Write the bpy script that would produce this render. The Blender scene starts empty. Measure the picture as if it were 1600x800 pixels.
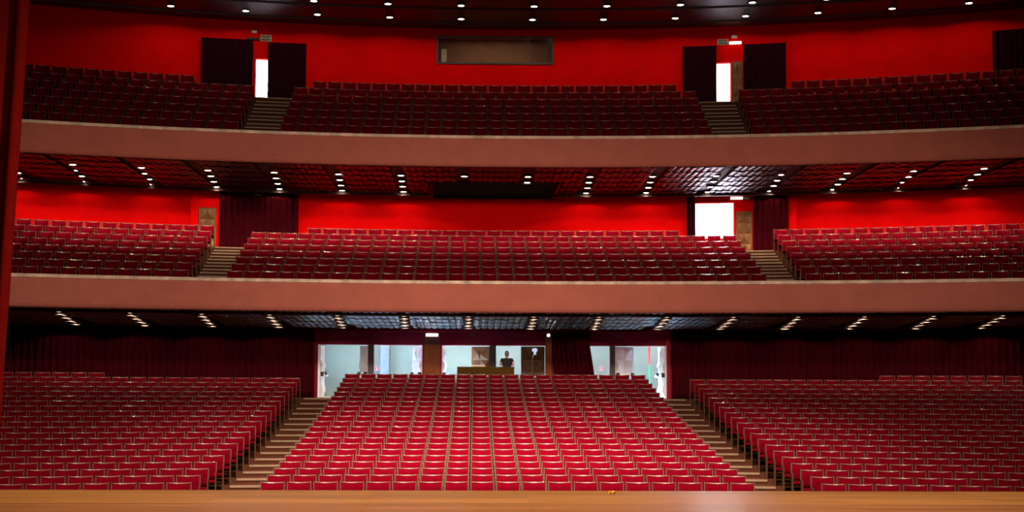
import bpy, bmesh, math, random
from mathutils import Vector, Matrix
random.seed(7)
sc = bpy.context.scene
COL = sc.collection
PI = math.pi

# ------------------------------------------------------------------ camera
F = 2240.0
CAM = Vector((-0.7276, 0.0, 1.55))
YAW, PIT, ROL = 0.0258, 0.0636, 0.0039
PPX, PPY = 800.0, 457.6
_r0 = Vector((math.cos(YAW), -math.sin(YAW), 0))
_f0 = Vector((math.sin(YAW), math.cos(YAW), 0))
_fw = _f0 * math.cos(PIT) + Vector((0, 0, 1)) * math.sin(PIT)
_u0 = -_f0 * math.sin(PIT) + Vector((0, 0, 1)) * math.cos(PIT)
_r = _r0 * math.cos(ROL) + _u0 * math.sin(ROL)
_u = _u0 * math.cos(ROL) - _r0 * math.sin(ROL)
cd = bpy.data.cameras.new('camera')
cam = bpy.data.objects.new('camera', cd)
COL.objects.link(cam)
cd.sensor_fit = 'HORIZONTAL'
cd.sensor_width = 36.0
cd.lens = F / 1600.0 * 36.0
cd.shift_x = (800.0 - PPX) / 1600.0
cd.shift_y = (PPY - 400.0) / 1600.0
cd.clip_end = 300
m = Matrix.Identity(4)
for i in range(3):
    m[i][0] = _r[i]; m[i][1] = _u[i]; m[i][2] = -_fw[i]; m[i][3] = CAM[i]
cam.matrix_world = m
sc.camera = cam

# ------------------------------------------------------------------ light and exposure
sc.view_settings.view_transform = 'Standard'
sc.view_settings.look = 'None'
sc.view_settings.exposure = 0.0
sc.view_settings.gamma = 1.0
sc.view_settings.use_curve_mapping = False
sc.cycles.max_bounces = 6
sc.cycles.diffuse_bounces = 3
sc.cycles.glossy_bounces = 3
sc.cycles.use_denoising = True
sc.cycles.sample_clamp_indirect = 25.0
w = bpy.data.worlds.new('world'); sc.world = w
w.use_nodes = True
w.node_tree.nodes['Background'].inputs[0].default_value = (0.02, 0.015, 0.015, 1)
w.node_tree.nodes['Background'].inputs[1].default_value = 0.15

def spot(name, loc, tgt, power, ang, blend=0.6, col=(1, .9, .8), rad=.25, parent=None):
    l = bpy.data.lights.new(name, 'SPOT')
    l.energy = power; l.color = col; l.spot_size = math.radians(ang); l.spot_blend = blend
    l.shadow_soft_size = rad
    o = bpy.data.objects.new(name, l); COL.objects.link(o)
    d = Vector(tgt) - Vector(loc)
    o.location = loc; o.rotation_euler = d.to_track_quat('-Z', 'Y').to_euler()
    if parent: o.parent = parent
    return o
def area(name, loc, tgt, power, sx, sy, col=(1, 1, 1)):
    l = bpy.data.lights.new(name, 'AREA')
    l.energy = power; l.color = col; l.shape = 'RECTANGLE'; l.size = sx; l.size_y = sy
    o = bpy.data.objects.new(name, l); COL.objects.link(o)
    d = Vector(tgt) - Vector(loc)
    o.location = loc; o.rotation_euler = d.to_track_quat('-Z', 'Y').to_euler()
    return o

STAGE_W, HOUSE_W, MID_W, UP_W, LOW_W = 13000, 18500, 44, 38, 46
CORR_W, FOYER_W = 70, 700
for hx in (-1, 1):
    spot('stage_wash', (hx * 2.5, 19.0, 10.0), (hx * 5.5 - .6, 36, 2.8), STAGE_W, 74, 1.0, (1, .80, .68), 0.6)
for hx in (-4.5, 0, 4.5):
    for hy in (22, 29):
        spot('house_lamp_light', (hx, hy, 14.5), (hx * .9, hy + 9, -1), HOUSE_W * (1.15 if hx == 0 else .7), 50, .9, (1, .80, .76), .15)
spot('stage_work_light', (0, 12, 11), (0, 19.4, 0), 15000, 95, .8, (1, .8, .55), .3)

spot('stage_side_lamp', (-5.6, 8.5, 7), (-7.2, 17.5, 5.5), 500, 40, .8, (1, .8, .65), .2)

# ------------------------------------------------------------------ hall geometry: every row, wall and front is an arc of radius R
R = 50.0
def sag(x): return R - math.sqrt(R * R - x * x)
def C(x, y0, z): return Vector((x, y0 - sag(x), z))
def ang(x): return -math.asin(max(-.9, min(.9, x / R)))
def ray(px, py):
    U = (px - PPX) / F; V = -(py - PPY) / F
    return (_fw + _r * U + _u * V)
def at(px, py, y0):
    d = ray(px, py); y = y0; P = CAM
    for _ in range(30):
        t = (y - CAM.y) / d.y; P = CAM + d * t
        y = y0 - sag(P.x)
    return P
def X_(px, py, y0): return at(px, py, y0).x
def Z_(px, py, y0): return at(px, py, y0).z
def proj(P):
    v = Vector(P) - CAM; d = v.dot(_fw)
    return PPX + F * v.dot(_r) / d, PPY - F * v.dot(_u) / d

# ------------------------------------------------------------------ materials
def newmat(name):
    mt = bpy.data.materials.new(name); mt.use_nodes = True
    return mt, mt.node_tree, mt.node_tree.nodes['Principled BSDF']
def mat(name, col, rough=.6, noise=None, bump=None, metal=0, spec=.5, coat=0, sheen=0, vary=.12):
    mt, nt, b = newmat(name)
    b.inputs['Base Color'].default_value = (*col, 1)
    b.inputs['Roughness'].default_value = rough
    b.inputs['Metallic'].default_value = metal
    b.inputs['Specular IOR Level'].default_value = spec
    b.inputs['Coat Weight'].default_value = coat
    b.inputs['Sheen Weight'].default_value = sheen
    tc = nt.nodes.new('ShaderNodeTexCoord')
    if noise:
        n = nt.nodes.new('ShaderNodeTexNoise'); n.inputs['Scale'].default_value = noise; n.inputs['Detail'].default_value = 5
        nt.links.new(tc.outputs['Object'], n.inputs['Vector'])
        r = nt.nodes.new('ShaderNodeValToRGB')
        r.color_ramp.elements[0].position = .3; r.color_ramp.elements[1].position = .7
        r.color_ramp.elements[0].color = (*[c * (1 - vary) for c in col], 1)
        r.color_ramp.elements[1].color = (*[min(1, c * (1 + vary)) for c in col], 1)
        nt.links.new(n.outputs['Fac'], r.inputs['Fac'])
        nt.links.new(r.outputs['Color'], b.inputs['Base Color'])
    if bump:
        n2 = nt.nodes.new('ShaderNodeTexNoise'); n2.inputs['Scale'].default_value = bump[0]; n2.inputs['Detail'].default_value = 4
        nt.links.new(tc.outputs['Object'], n2.inputs['Vector'])
        bp = nt.nodes.new('ShaderNodeBump'); bp.inputs['Strength'].default_value = bump[1]; bp.inputs['Distance'].default_value = bump[2]
        nt.links.new(n2.outputs['Fac'], bp.inputs['Height'])
        nt.links.new(bp.outputs['Normal'], b.inputs['Normal'])
    return mt
def emit(name, col, s):
    mt, nt, b = newmat(name)
    b.inputs['Base Color'].default_value = (*col, 1)
    b.inputs['Emission Color'].default_value = (*col, 1)
    b.inputs['Emission Strength'].default_value = s
    return mt
def wood(name, c1, c2, scale=(1, 6, 6), rough=.4, plank=None, coat=0, spec=.35):
    mt, nt, b = newmat(name)
    tc = nt.nodes.new('ShaderNodeTexCoord'); mp = nt.nodes.new('ShaderNodeMapping')
    mp.inputs['Scale'].default_value = scale
    nt.links.new(tc.outputs['Object'], mp.inputs['Vector'])
    n = nt.nodes.new('ShaderNodeTexNoise'); n.inputs['Scale'].default_value = 1.0; n.inputs['Detail'].default_value = 6
    nt.links.new(mp.outputs[0], n.inputs['Vector'])
    r = nt.nodes.new('ShaderNodeValToRGB')
    r.color_ramp.elements[0].position = .3; r.color_ramp.elements[1].position = .7
    r.color_ramp.elements[0].color = (*c1, 1); r.color_ramp.elements[1].color = (*c2, 1)
    nt.links.new(n.outputs['Fac'], r.inputs['Fac'])
    out = r.outputs['Color']
    if plank:
        br = nt.nodes.new('ShaderNodeTexBrick')
        br.inputs['Scale'].default_value = 1.0
        br.inputs['Brick Width'].default_value = plank[0]; br.inputs['Row Height'].default_value = plank[1]
        br.inputs['Mortar Size'].default_value = .006
        br.inputs['Color1'].default_value = (1, 1, 1, 1); br.inputs['Color2'].default_value = (.72, .66, .6, 1)
        br.inputs['Mortar'].default_value = (.3, .25, .2, 1)
        nt.links.new(tc.outputs['Object'], br.inputs['Vector'])
        mx = nt.nodes.new('ShaderNodeMix'); mx.data_type = 'RGBA'; mx.blend_type = 'MULTIPLY'; mx.inputs[0].default_value = 1
        nt.links.new(out, mx.inputs[6]); nt.links.new(br.outputs['Color'], mx.inputs[7])
        out = mx.outputs[2]
    nt.links.new(out, b.inputs['Base Color'])
    b.inputs['Roughness'].default_value = rough
    b.inputs['Coat Weight'].default_value = coat
    b.inputs['Specular IOR Level'].default_value = spec
    return mt

M = {}
M['red_fabric'] = mat('red_seat_fabric', (.092, .0001, .004), .9, noise=9, bump=(60, .25, .01), spec=.02, vary=.18)
M['trim'] = mat('seat_trim_wood', (.17, .07, .05), .25, noise=6, coat=.4)
M['frame_wood'] = mat('seat_frame_wood', (.062, .031, .012), .5, noise=8, spec=.12)
M['carpet'] = mat('brown_carpet', (.062, .019, .009), .95, spec=.03, noise=30, bump=(90, .4, .01), vary=.3)
M['nosing'] = mat('step_nosing', (.20, .125, .065), .5, noise=5, spec=.3)
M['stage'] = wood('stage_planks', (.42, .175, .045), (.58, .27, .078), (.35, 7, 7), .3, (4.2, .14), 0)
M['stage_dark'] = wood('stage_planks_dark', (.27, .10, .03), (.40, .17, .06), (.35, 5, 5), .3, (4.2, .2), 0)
M['stage_face'] = mat('stage_face_black', (.02, .012, .01), .8, noise=4)
M['red_wall'] = mat('red_wall_paint', (.72, .0004, .0006), .9, noise=2, bump=(25, .2, .01), spec=.06, vary=.05)
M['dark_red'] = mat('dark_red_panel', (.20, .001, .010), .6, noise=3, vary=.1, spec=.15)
M['curtain'] = mat('dark_red_curtain', (.035, .0008, .003), .95, noise=4, bump=(120, .3, .005), spec=.03)
M['black_curtain'] = mat('black_curtain', (.018, .0015, .006), .95, noise=4, spec=.03)
M['stage_curtain'] = mat('red_stage_curtain', (.085, .0008, .0008), .9, noise=4, bump=(120, .3, .005), spec=.05)
M['ceiling'] = mat('dark_ceiling', (.045, .018, .012), .5, noise=5, vary=.3)
M['black'] = mat('black_metal', (.012, .011, .012), .5, noise=8)
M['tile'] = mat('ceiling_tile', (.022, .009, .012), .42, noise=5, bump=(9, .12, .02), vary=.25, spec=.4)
M['tile_low'] = mat('ceiling_tile_daylit', (.21, .195, .20), .36, noise=5, bump=(9, .12, .02), vary=.2, coat=.15)  # same tile as above, daylight from the doors put into a paler colour
M['slot'] = mat('light_slot_black', (.012, .008, .008), .7, noise=8)
M['baffle'] = mat('lamp_baffle', (.07, .04, .03), .6, noise=8)
M['white_wall'] = mat('pale_green_wall', (.25, .285, .235), .8, noise=1.2, vary=.04)
M['foyer'] = mat('white_foyer_wall', (.85, .86, .88), .8, noise=1.2, vary=.03)
M['corr_floor'] = mat('pale_corridor_floor', (.70, .72, .74), .35, noise=3, vary=.05)
M['concrete'] = mat('grey_concrete', (.13, .145, .15), .85, noise=6, bump=(30, .3, .01), vary=.12)
M['door_wood'] = wood('relief_door_wood', (.12, .045, .014), (.20, .085, .03), (3, 3, .6), .55, spec=.2)
M['door_dark'] = wood('relief_door_dark', (.045, .016, .005), (.075, .028, .009), (3, 3, .6), .6, spec=.15)
M['door_pale'] = wood('relief_door_pale', (.62, .56, .52), (.74, .70, .68), (3, 3, .6), .45)
M['pillar_wood'] = wood('pillar_wood', (.13, .030, .008), (.20, .052, .013), (2, 2, 1), .7, spec=.12)
M['desk'] = wood('desk_wood', (.045, .019, .002), (.065, .029, .004), (.8, 3, 3), .85, spec=.08)
M['desk_pale'] = wood('desk_pale_wood', (.42, .28, .13), (.5, .34, .17), (.8, 3, 3), .5)
M['chrome'] = mat('white_metal', (.82, .82, .84), .3, noise=8, vary=.03)
M['sign_black'] = mat('sign_black', (.02, .03, .025), .5, noise=8)
M['sign_cream'] = mat('sign_cream', (.62, .58, .42), .6, noise=8, vary=.05)
M['sign_white'] = mat('sign_white', (.8, .8, .8), .6, noise=8, vary=.03)
M['sign_red'] = mat('sign_red', (.6, .02, .02), .6, noise=8)
M['sign_green'] = mat('sign_green', (.05, .35, .17), .6, noise=8)
M['skin'] = mat('skin', (.42, .23, .16), .55, noise=12, vary=.06)
M['shirt'] = mat('black_shirt', (.008, .008, .009), .85, noise=10)
M['hair'] = mat('dark_hair', (.012, .009, .008), .7, noise=40)
M['trousers'] = mat('dark_trousers', (.02, .022, .03), .85, noise=10)
M['yellow'] = mat('yellow_tape', (.7, .36, .02), .6, noise=10)
M['booth_brown'] = mat('booth_brown_wall', (.20, .095, .045), .8, noise=3)
M['win_frame'] = mat('window_frame_dark', (.04, .022, .014), .5, noise=6)
M['lamp_hot'] = emit('lamp_lens_bright', (1, .84, .66), 14)
M['lamp_mid'] = emit('lamp_lens_warm', (1, .74, .56), 1.6)
M['tube'] = emit('emergency_tube', (1, .97, .86), 3.0)
M['stand_blue'] = emit('device_screen_blue', (.45, .62, .95), .3)
# painted fronts: stucco with rare pale flecks
def front_mat():
    mt = mat('painted_stucco_front', (.50, .135, .085), .9, noise=1.5, bump=(45, .5, .02), vary=.07)
    nt = mt.node_tree; b = nt.nodes['Principled BSDF']
    src = b.inputs['Base Color'].links[0].from_socket
    tc = nt.nodes.new('ShaderNodeTexCoord')
    v = nt.nodes.new('ShaderNodeTexVoronoi'); v.inputs['Scale'].default_value = 2.2
    nt.links.new(tc.outputs['Object'], v.inputs['Vector'])
    r = nt.nodes.new('ShaderNodeMath'); r.operation = 'LESS_THAN'; r.inputs[1].default_value = .035
    nt.links.new(v.outputs['Distance'], r.inputs[0])
    mx = nt.nodes.new('ShaderNodeMix'); mx.data_type = 'RGBA'
    nt.links.new(r.outputs[0], mx.inputs[0]); nt.links.new(src, mx.inputs[6]); mx.inputs[7].default_value = (.62, .42, .33, 1)
    nt.links.new(mx.outputs[2], b.inputs['Base Color'])
    return mt
M['front'] = front_mat()
def cap_mat():
    mt = mat('worn_cap', (.70, .47, .31), .55, noise=3.0, bump=(20, .4, .02), vary=.35)
    return mt
M['cap'] = cap_mat()
def glass_mat():
    mt = bpy.data.materials.new('thin_glass'); mt.use_nodes = True; nt = mt.node_tree
    nt.nodes.clear()
    o = nt.nodes.new('ShaderNodeOutputMaterial'); t = nt.nodes.new('ShaderNodeBsdfTransparent'); g = nt.nodes.new('ShaderNodeBsdfGlossy')
    g.inputs['Roughness'].default_value = .05
    mx = nt.nodes.new('ShaderNodeMixShader'); lw = nt.nodes.new('ShaderNodeFresnel'); lw.inputs[0].default_value = 1.15
    nt.links.new(lw.outputs[0], mx.inputs[0]); nt.links.new(t.outputs[0], mx.inputs[1]); nt.links.new(g.outputs[0], mx.inputs[2])
    nt.links.new(mx.outputs[0], o.inputs[0])
    return mt
M['glass'] = glass_mat()

# ------------------------------------------------------------------ mesh helpers
class MB:
    def __init__(s): s.v = []; s.f = []
    def add(s, vs, fs):
        n = len(s.v); s.v += [tuple(v) for v in vs]; s.f += [tuple(i + n for i in f) for f in fs]
    def box(s, x0, x1, y0, y1, z0, z1):
        s.add([(x0, y0, z0), (x1, y0, z0), (x1, y1, z0), (x0, y1, z0), (x0, y0, z1), (x1, y0, z1), (x1, y1, z1), (x0, y1, z1)],
              [(0, 3, 2, 1), (4, 5, 6, 7), (0, 1, 5, 4), (1, 2, 6, 5), (2, 3, 7, 6), (3, 0, 4, 7)])
    def cbox(s, x0, x1, ya, yb, za, zb, step=1.0, za2=None, zb2=None):
        """box bent along the hall's arc; za2/zb2 = heights at the back edge"""
        if za2 is None: za2 = za
        if zb2 is None: zb2 = zb
        n = max(1, int(math.ceil(abs(x1 - x0) / step)))
        vs = []; fs = []
        for i in range(n + 1):
            x = x0 + (x1 - x0) * i / n
            vs += [C(x, ya, za), C(x, yb, za2), C(x, yb, zb2), C(x, ya, zb)]
        for i in range(n):
            a = 4 * i; b = a + 4
            for k in range(4):
                k2 = (k + 1) % 4
                fs.append((a + k, a + k2, b + k2, b + k))
        fs.append((0, 1, 2, 3)[::-1]); e = 4 * n; fs.append((e, e + 1, e + 2, e + 3))
        s.add(vs, fs)
    def sweep(s, x0, x1, prof, step=1.0):
        """closed profile [(y0,z)...] swept along the arc"""
        n = max(1, int(math.ceil(abs(x1 - x0) / step))); k = len(prof); vs = []; fs = []
        for i in range(n + 1):
            x = x0 + (x1 - x0) * i / n
            vs += [C(x, y, z) for y, z in prof]
        for i in range(n):
            for j in range(k):
                j2 = (j + 1) % k
                fs.append((i * k + j, i * k + j2, i * k + k + j2, i * k + k + j))
        fs.append(tuple(range(k))[::-1]); fs.append(tuple(n * k + j for j in range(k)))
        s.add(vs, fs)
    def prism_x(s, x0, x1, prof):
        k = len(prof)
        s.add([(x0, y, z) for y, z in prof] + [(x1, y, z) for y, z in prof],
              [tuple(range(k))[::-1], tuple(range(k, 2 * k))] + [(j, (j + 1) % k, k + (j + 1) % k, k + j) for j in range(k)])
    def tube(s, pts, r, n=8):
        pts = [Vector(p) for p in pts]; rs = r if isinstance(r, (list, tuple)) else [r] * len(pts)
        vs = []; fs = []
        for i, p in enumerate(pts):
            d = (pts[min(i + 1, len(pts) - 1)] - pts[max(i - 1, 0)]).normalized()
            a = d.orthogonal().normalized() if abs(d.z) > .9 else d.cross(Vector((0, 0, 1))).normalized()
            if abs(d.z) > .9: a = Vector((1, 0, 0)) - d * d.x; a.normalize()
            b = d.cross(a)
            for k in range(n):
                t = 2 * PI * k / n
                vs.append(p + (a * math.cos(t) + b * math.sin(t)) * rs[i])
        for i in range(len(pts) - 1):
            for k in range(n):
                k2 = (k + 1) % n
                fs.append((i * n + k, i * n + k2, (i + 1) * n + k2, (i + 1) * n + k))
        fs.append(tuple(range(n))[::-1]); fs.append(tuple((len(pts) - 1) * n + k for k in range(n)))
        s.add(vs, fs)
    def lathe(s, prof, n=16, c=(0, 0, 0)):
        vs = []; fs = []; k = len(prof)
        for i in range(n):
            t = 2 * PI * i / n
            vs += [(c[0] + r * math.cos(t), c[1] + r * math.sin(t), c[2] + z) for r, z in prof]
        for i in range(n):
            i2 = (i + 1) % n
            for j in range(k - 1):
                fs.append((i * k + j, i2 * k + j, i2 * k + j + 1, i * k + j + 1))
        fs.append(tuple(i * k for i in range(n))[::-1]); fs.append(tuple(i * k + k - 1 for i in range(n)))
        s.add(vs, fs)
    def mesh(s, name, mt):
        me = bpy.data.meshes.new(name); me.from_pydata(s.v, [], s.f)
        bm = bmesh.new(); bm.from_mesh(me); bmesh.ops.recalc_face_normals(bm, faces=bm.faces); bm.to_mesh(me); bm.free()
        me.materials.append(mt); me.update()
        return me
    def build(s, name, mt, parent=None, smooth=False, world=None):
        me = s.mesh(name, mt)
        if smooth:
            for p in me.polygons: p.use_smooth = True
        o = bpy.data.objects.new(name, me); COL.objects.link(o)
        if parent: o.parent = parent
        return o

def tag(o, label=None, cat=None, group=None, kind=None):
    if label: o['label'] = label
    if cat: o['category'] = cat
    if group: o['group'] = group
    if kind: o['kind'] = kind
    return o
def struct(o, label=None, cat=None):
    return tag(o, label, cat, None, 'structure')
def empty(name, loc, rz=0):
    o = bpy.data.objects.new(name, None); COL.objects.link(o)
    o.empty_display_size = .2
    o.location = loc; o.rotation_euler = (0, 0, rz)
    return o
def bevel(o, w=.01, seg=2):
    md = o.modifiers.new('bevel', 'BEVEL'); md.width = w; md.segments = seg; md.limit_method = 'ANGLE'
    return o
ORD = ['first', 'second', 'third', 'fourth', 'fifth', 'sixth', 'seventh', 'eighth', 'ninth', 'tenth', 'eleventh', 'twelfth',
       'thirteenth', 'fourteenth', 'fifteenth', 'sixteenth', 'seventeenth', 'eighteenth', 'nineteenth', 'twentieth', 'twenty-first']

# ------------------------------------------------------------------ key heights
YL, ZLT, ZLB = 45.2, 4.805, 3.80      # lower balcony front: distance, top, bottom
YU, ZUT, ZUB = 47.5, 9.84, 8.80       # upper balcony front
WS, WM, WU = 52.3, 55.0, 56.0         # back walls: stalls, lower balcony, upper balcony
CZ = Z_(790, 46, WU)                  # top ceiling height
XW = 23.0                             # half width modelled
SEAT_H = .86

# rows: (y0, floor z)
def polyrows(ys, y_front, y_back):
    n = len(ys)                        # ys back to front
    pts = []
    for i, py in enumerate(ys):
        y0 = y_back + (y_front - y_back) * i / (n - 1)
        pts.append((y0, Z_(780, py, y0 + .08) - SEAT_H + .012))
    xs = [p[0] - y_front for p in pts]; zs = [p[1] for p in pts]
    S = [sum(x ** k for x in xs) for k in range(5)]; T = [sum(z * x ** k for x, z in zip(xs, zs)) for k in range(3)]
    A = Matrix(((S[0], S[1], S[2]), (S[1], S[2], S[3]), (S[2], S[3], S[4]))); c = A.inverted() @ Vector(T)
    return [(p[0], c[0] + c[1] * x + c[2] * x * x) for p, x in zip(pts, xs)]
ST = polyrows([585, 592, 598.5, 605.5, 612, 619.5, 627, 634.5, 642, 650, 658, 666, 675, 684, 692.5, 702, 711, 721, 731, 741.5, 752], 30.6, 50.0)
LB = polyrows([360, 368, 377, 386, 395, 406, 417, 427.5], 46.6, 53.1)
UB = polyrows([133, 143, 154, 164.5, 176, 187.5, 199], 49.2, 54.8)
ST.reverse(); LB.reverse(); UB.reverse()           # front first
FZ = ST[-1][1]                                      # floor level at the stalls doors

# ------------------------------------------------------------------ stage, floors
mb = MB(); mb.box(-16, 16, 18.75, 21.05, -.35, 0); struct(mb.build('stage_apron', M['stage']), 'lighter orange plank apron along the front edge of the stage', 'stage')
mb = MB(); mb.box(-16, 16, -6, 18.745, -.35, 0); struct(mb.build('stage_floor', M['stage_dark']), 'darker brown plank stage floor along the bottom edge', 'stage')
mb = MB(); mb.box(-16, 16, 20.2, 20.9, -2.2, -.36); struct(mb.build('stage_front_wall', M['stage_face']))

def terrace(rows, y_start, y_end, zdrop, x=XW):
    mb = MB()
    n = len(rows); d = rows[1][0] - rows[0][0]
    mb.cbox(-x, x, y_start, rows[0][0] - .55, zdrop, rows[0][1])
    for i, (y, z) in enumerate(rows):
        yb = (rows[i + 1][0] - .55) if i < n - 1 else y_end
        mb.cbox(-x, x, y - .55, yb, zdrop if zdrop < z - 1.5 else z - .45, z)
    return mb
struct(terrace(ST, 21.0, 60.0, -2.2).build('floor', M['carpet']))

def balcony(name, rows, yf, zt, zb, zback, yend):
    mb = MB()
    prof = [(yf + .12, zb), (yf + .05, zb + .04), (yf + .012, zb + .12), (yf, zb + .25), (yf, zt - .11), (yf + .42, zt - .11), (yf + .42, rows[0][1] - .3), (yf + .6, zb + .1)]
    mb.sweep(-XW, XW, prof)
    o = struct(mb.build(name + '_front', M['front']))
    mc = MB(); mc.sweep(-XW, XW, [(yf - .03, zt - .105), (yf - .03, zt - .015), (yf - .015, zt), (yf + .45, zt), (yf + .45, zt - .105)])
    mc.build('parapet_cap', M['cap'], o); o.children[0]['label'] = 'worn pale cap along the top edge'
    t = MB(); n = len(rows)
    t.cbox(-XW, XW, yf + .43, rows[0][0] - .55, rows[0][1] - .4, rows[0][1])
    for i, (y, z) in enumerate(rows):
        yb = (rows[i + 1][0] - .55) if i < n - 1 else yend
        t.cbox(-XW, XW, y - .55, yb, z - .55, z)
    struct(t.build(name + '_floor', M['carpet']))
balcony('lower_balcony', LB, YL, ZLT, ZLB, 0, 60)
balcony('upper_balcony', UB, YU, ZUT, ZUB, 0, 60)

# ------------------------------------------------------------------ ceilings
ZL_BACK = Z_(780, 516, WS)
def tiled_ceiling(name, yf, yb, zf, zb, strips, drop, ntile, mt, notch=None):
    """overlapping round-nosed tiles in bands running front to back, black slots between them for the lights"""
    mb = MB(); pitch = .225; yc = yf + .3
    n = int(2 * XW / pitch)
    for i in range(n):
        xb = -XW + (i + .5) * pitch
        if any(abs(xb - s) < .19 for s in strips): continue
        off = .12 * (i % 2)
        for k in range(-1, ntile + 1):
            a = (k + off) / ntile; b = a + 1.0 / ntile
            a = max(0, a); b = min(1, b)
            if b - a < .02: continue
            y0 = yc + (yb - yc) * a; y1 = yc + (yb - yc) * b
            if notch and notch[0] - .1 < xb < notch[1] + .1:
                if y0 > notch[2] - .3: continue
                if y1 > notch[2] - .03: y1 = notch[2] - .03
            vs = []; m_ = 4
            j = random.uniform(-.008, .008)
            for (yy, t, dz) in ((y0, a, drop), (y1, b, 0.0)):
                for q in range(m_ + 1):
                    u = -1 + 2 * q / m_
                    z = zf + (zb - zf) * t - dz - .028 * (1 - u * u) + j + .06
                    yn = yy - (.10 * (1 - u * u) if dz else 0) * (1 if a > 0 else 0)
                    vs.append(C(xb + u * pitch * .45, yn, z))
            fs = [(q, q + 1, m_ + 2 + q, m_ + 1 + q) for q in range(m_)]
            # nose of the tile
            base = len(vs)
            for q in range(m_ + 1):
                v = vs[q]; vs.append(Vector((v.x, v.y, v.z + .10)))
            fs += [(q, q + 1, base + q + 1, base + q) for q in range(m_)]
            mb.add(vs, fs)
    o = struct(mb.build(name, mt))
    s = MB()
    for xa, xb, ye in (((-XW, XW, yb + .3),) if not notch else ((-XW, notch[0], yb + .3), (notch[0], notch[1], notch[2]), (notch[1], XW, yb + .3))):
        s.cbox(xa, xb, yf + .13, ye, zf + .12, zf + .28, 1.0, zb + .12, zb + .28)
    s.build('backing_board', M['slot'], o)
    return o
low_px = [(92, 489, 116, 503), (203, 492, 225, 506.5), (315, 494.5, 330, 507.5), (421, 496, 434, 509), (527, 497, 535, 511), (631, 497.5, 633, 512),
          (732, 499.5, 731.5, 512.5), (834, 499, 830, 512.5), (936, 499.5, 929, 513.5), (1042, 499.5, 1028, 513.5), (1146, 499.5, 1127, 513), (1247, 498.5, 1228, 512),
          (1351, 497, 1328.5, 511), (1459, 496, 1432, 510), (1567, 494, 1536, 508)]
mid_px = [(20, 248, 32, 274), (114, 254, 134, 279.5), (221, 259.5, 238, 285.5), (325, 265, 338, 289.5), (428.5, 268.5, 436.5, 292.5), (529, 271.5, 534.5, 296), (626.5, 273.5, 630.5, 297.5),
          (725.5, 275, 726, 300), (825, 275.5, 821, 301), (922, 276, 916, 301), (1019.5, 275.5, 1010, 300), (1119, 274, 1106, 298), (1220, 271, 1203.5, 296),
          (1323.5, 268.5, 1302.5, 294), (1428, 264.5, 1403.5, 290.5), (1537.5, 259.5, 1508, 286)]
def low_z(y0): return ZLB + (ZL_BACK - ZLB) * (y0 - YL) / (WS - YL)
YLF, YLBK = 46.9, 50.9
YMF, YMBK = 50.0, 54.25
low_x = [(X_(a, b, YLF), X_(c, d, YLBK)) for a, b, c, d in low_px]
mid_x = [(X_(a, b, YMF), X_(c, d, YMBK)) for a, b, c, d in mid_px]
NOTCH = (X_(667, 290, 51.6), X_(873, 290, 51.6), 51.6)      # recess of the ceiling in front of the projection window
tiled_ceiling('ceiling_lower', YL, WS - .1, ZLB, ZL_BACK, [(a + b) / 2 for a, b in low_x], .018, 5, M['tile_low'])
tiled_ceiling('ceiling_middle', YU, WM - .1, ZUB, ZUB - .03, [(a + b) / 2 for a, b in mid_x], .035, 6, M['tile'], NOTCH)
mb = MB(); mb.cbox(-XW, XW, 22, WU + .3, CZ, CZ + .3)
for yy in (50.6, 52.9, 55.0):
    mb.cbox(-XW, XW, yy, yy + .05, CZ - .06, CZ)
top_ceiling = struct(mb.build('ceiling', M['ceiling']))

# ------------------------------------------------------------------ walls
def wall(name, mt, y0, th, x0, x1, z0, z1, holes, step=1.0):
    """holes: (xa, xb, za, zb)"""
    mb = MB()
    xs = sorted({x0, x1, *[h[0] for h in holes], *[h[1] for h in holes]})
    for a, b in zip(xs, xs[1:]):
        hs = sorted([(h[2], h[3]) for h in holes if h[0] <= a + 1e-6 and h[1] >= b - 1e-6])
        z = z0
        for (p, q) in hs:
            if p > z + 1e-4: mb.cbox(a, b, y0, y0 + th, z, p, step)
            z = max(z, q)
        if z < z1 - 1e-4: mb.cbox(a, b, y0, y0 + th, z, z1, step)
    return struct(mb.build(name, mt))
def rect(xa, xb, ya, yb, y0):
    """photo rectangle (left, right, top, bottom) on the wall at y0 -> (x0, x1, z0, z1)"""
    ym = (ya + yb) / 2; xm = (xa + xb) / 2
    return (X_(xa, ym, y0), X_(xb, ym, y0), Z_(xm, yb, y0), Z_(xm, ya, y0))

def room(name, mt, floor_mt, x0, x1, ya, yb, z0, z1):
    mb = MB(); t = .15
    mb.cbox(x0 - t, x1 + t, yb, yb + t, z0 - t, z1 + t)
    mb.cbox(x0 - t, x0, ya, yb, z0 - t, z1 + t); mb.cbox(x1, x1 + t, ya, yb, z0 - t, z1 + t)
    mb.cbox(x0 - t, x1 + t, ya, yb, z1, z1 + t)
    o = struct(mb.build(name, mt))
    f = MB(); f.cbox(x0, x1, ya - .1, yb, z0 - .1, z0 + .012); f.build('foyer_floor', floor_mt, o)
    return o
# upper wall
u_l = rect(399, 418, 92, 149, WU); u_r = rect(1120, 1142, 98, 157, WU); u_win = rect(684, 863, 59, 99, WU)
UF = UB[-1][1]
u_l = (u_l[0], u_l[1], u_l[2] - .1, u_l[3]); u_r = (u_r[0], u_r[1], u_r[2] - .1, u_r[3])
wall('wall_upper', M['red_wall'], WU, .25, -XW, XW, UB[-1][1] - 2.0, CZ + .1, [u_l, u_r, u_win])
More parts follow.
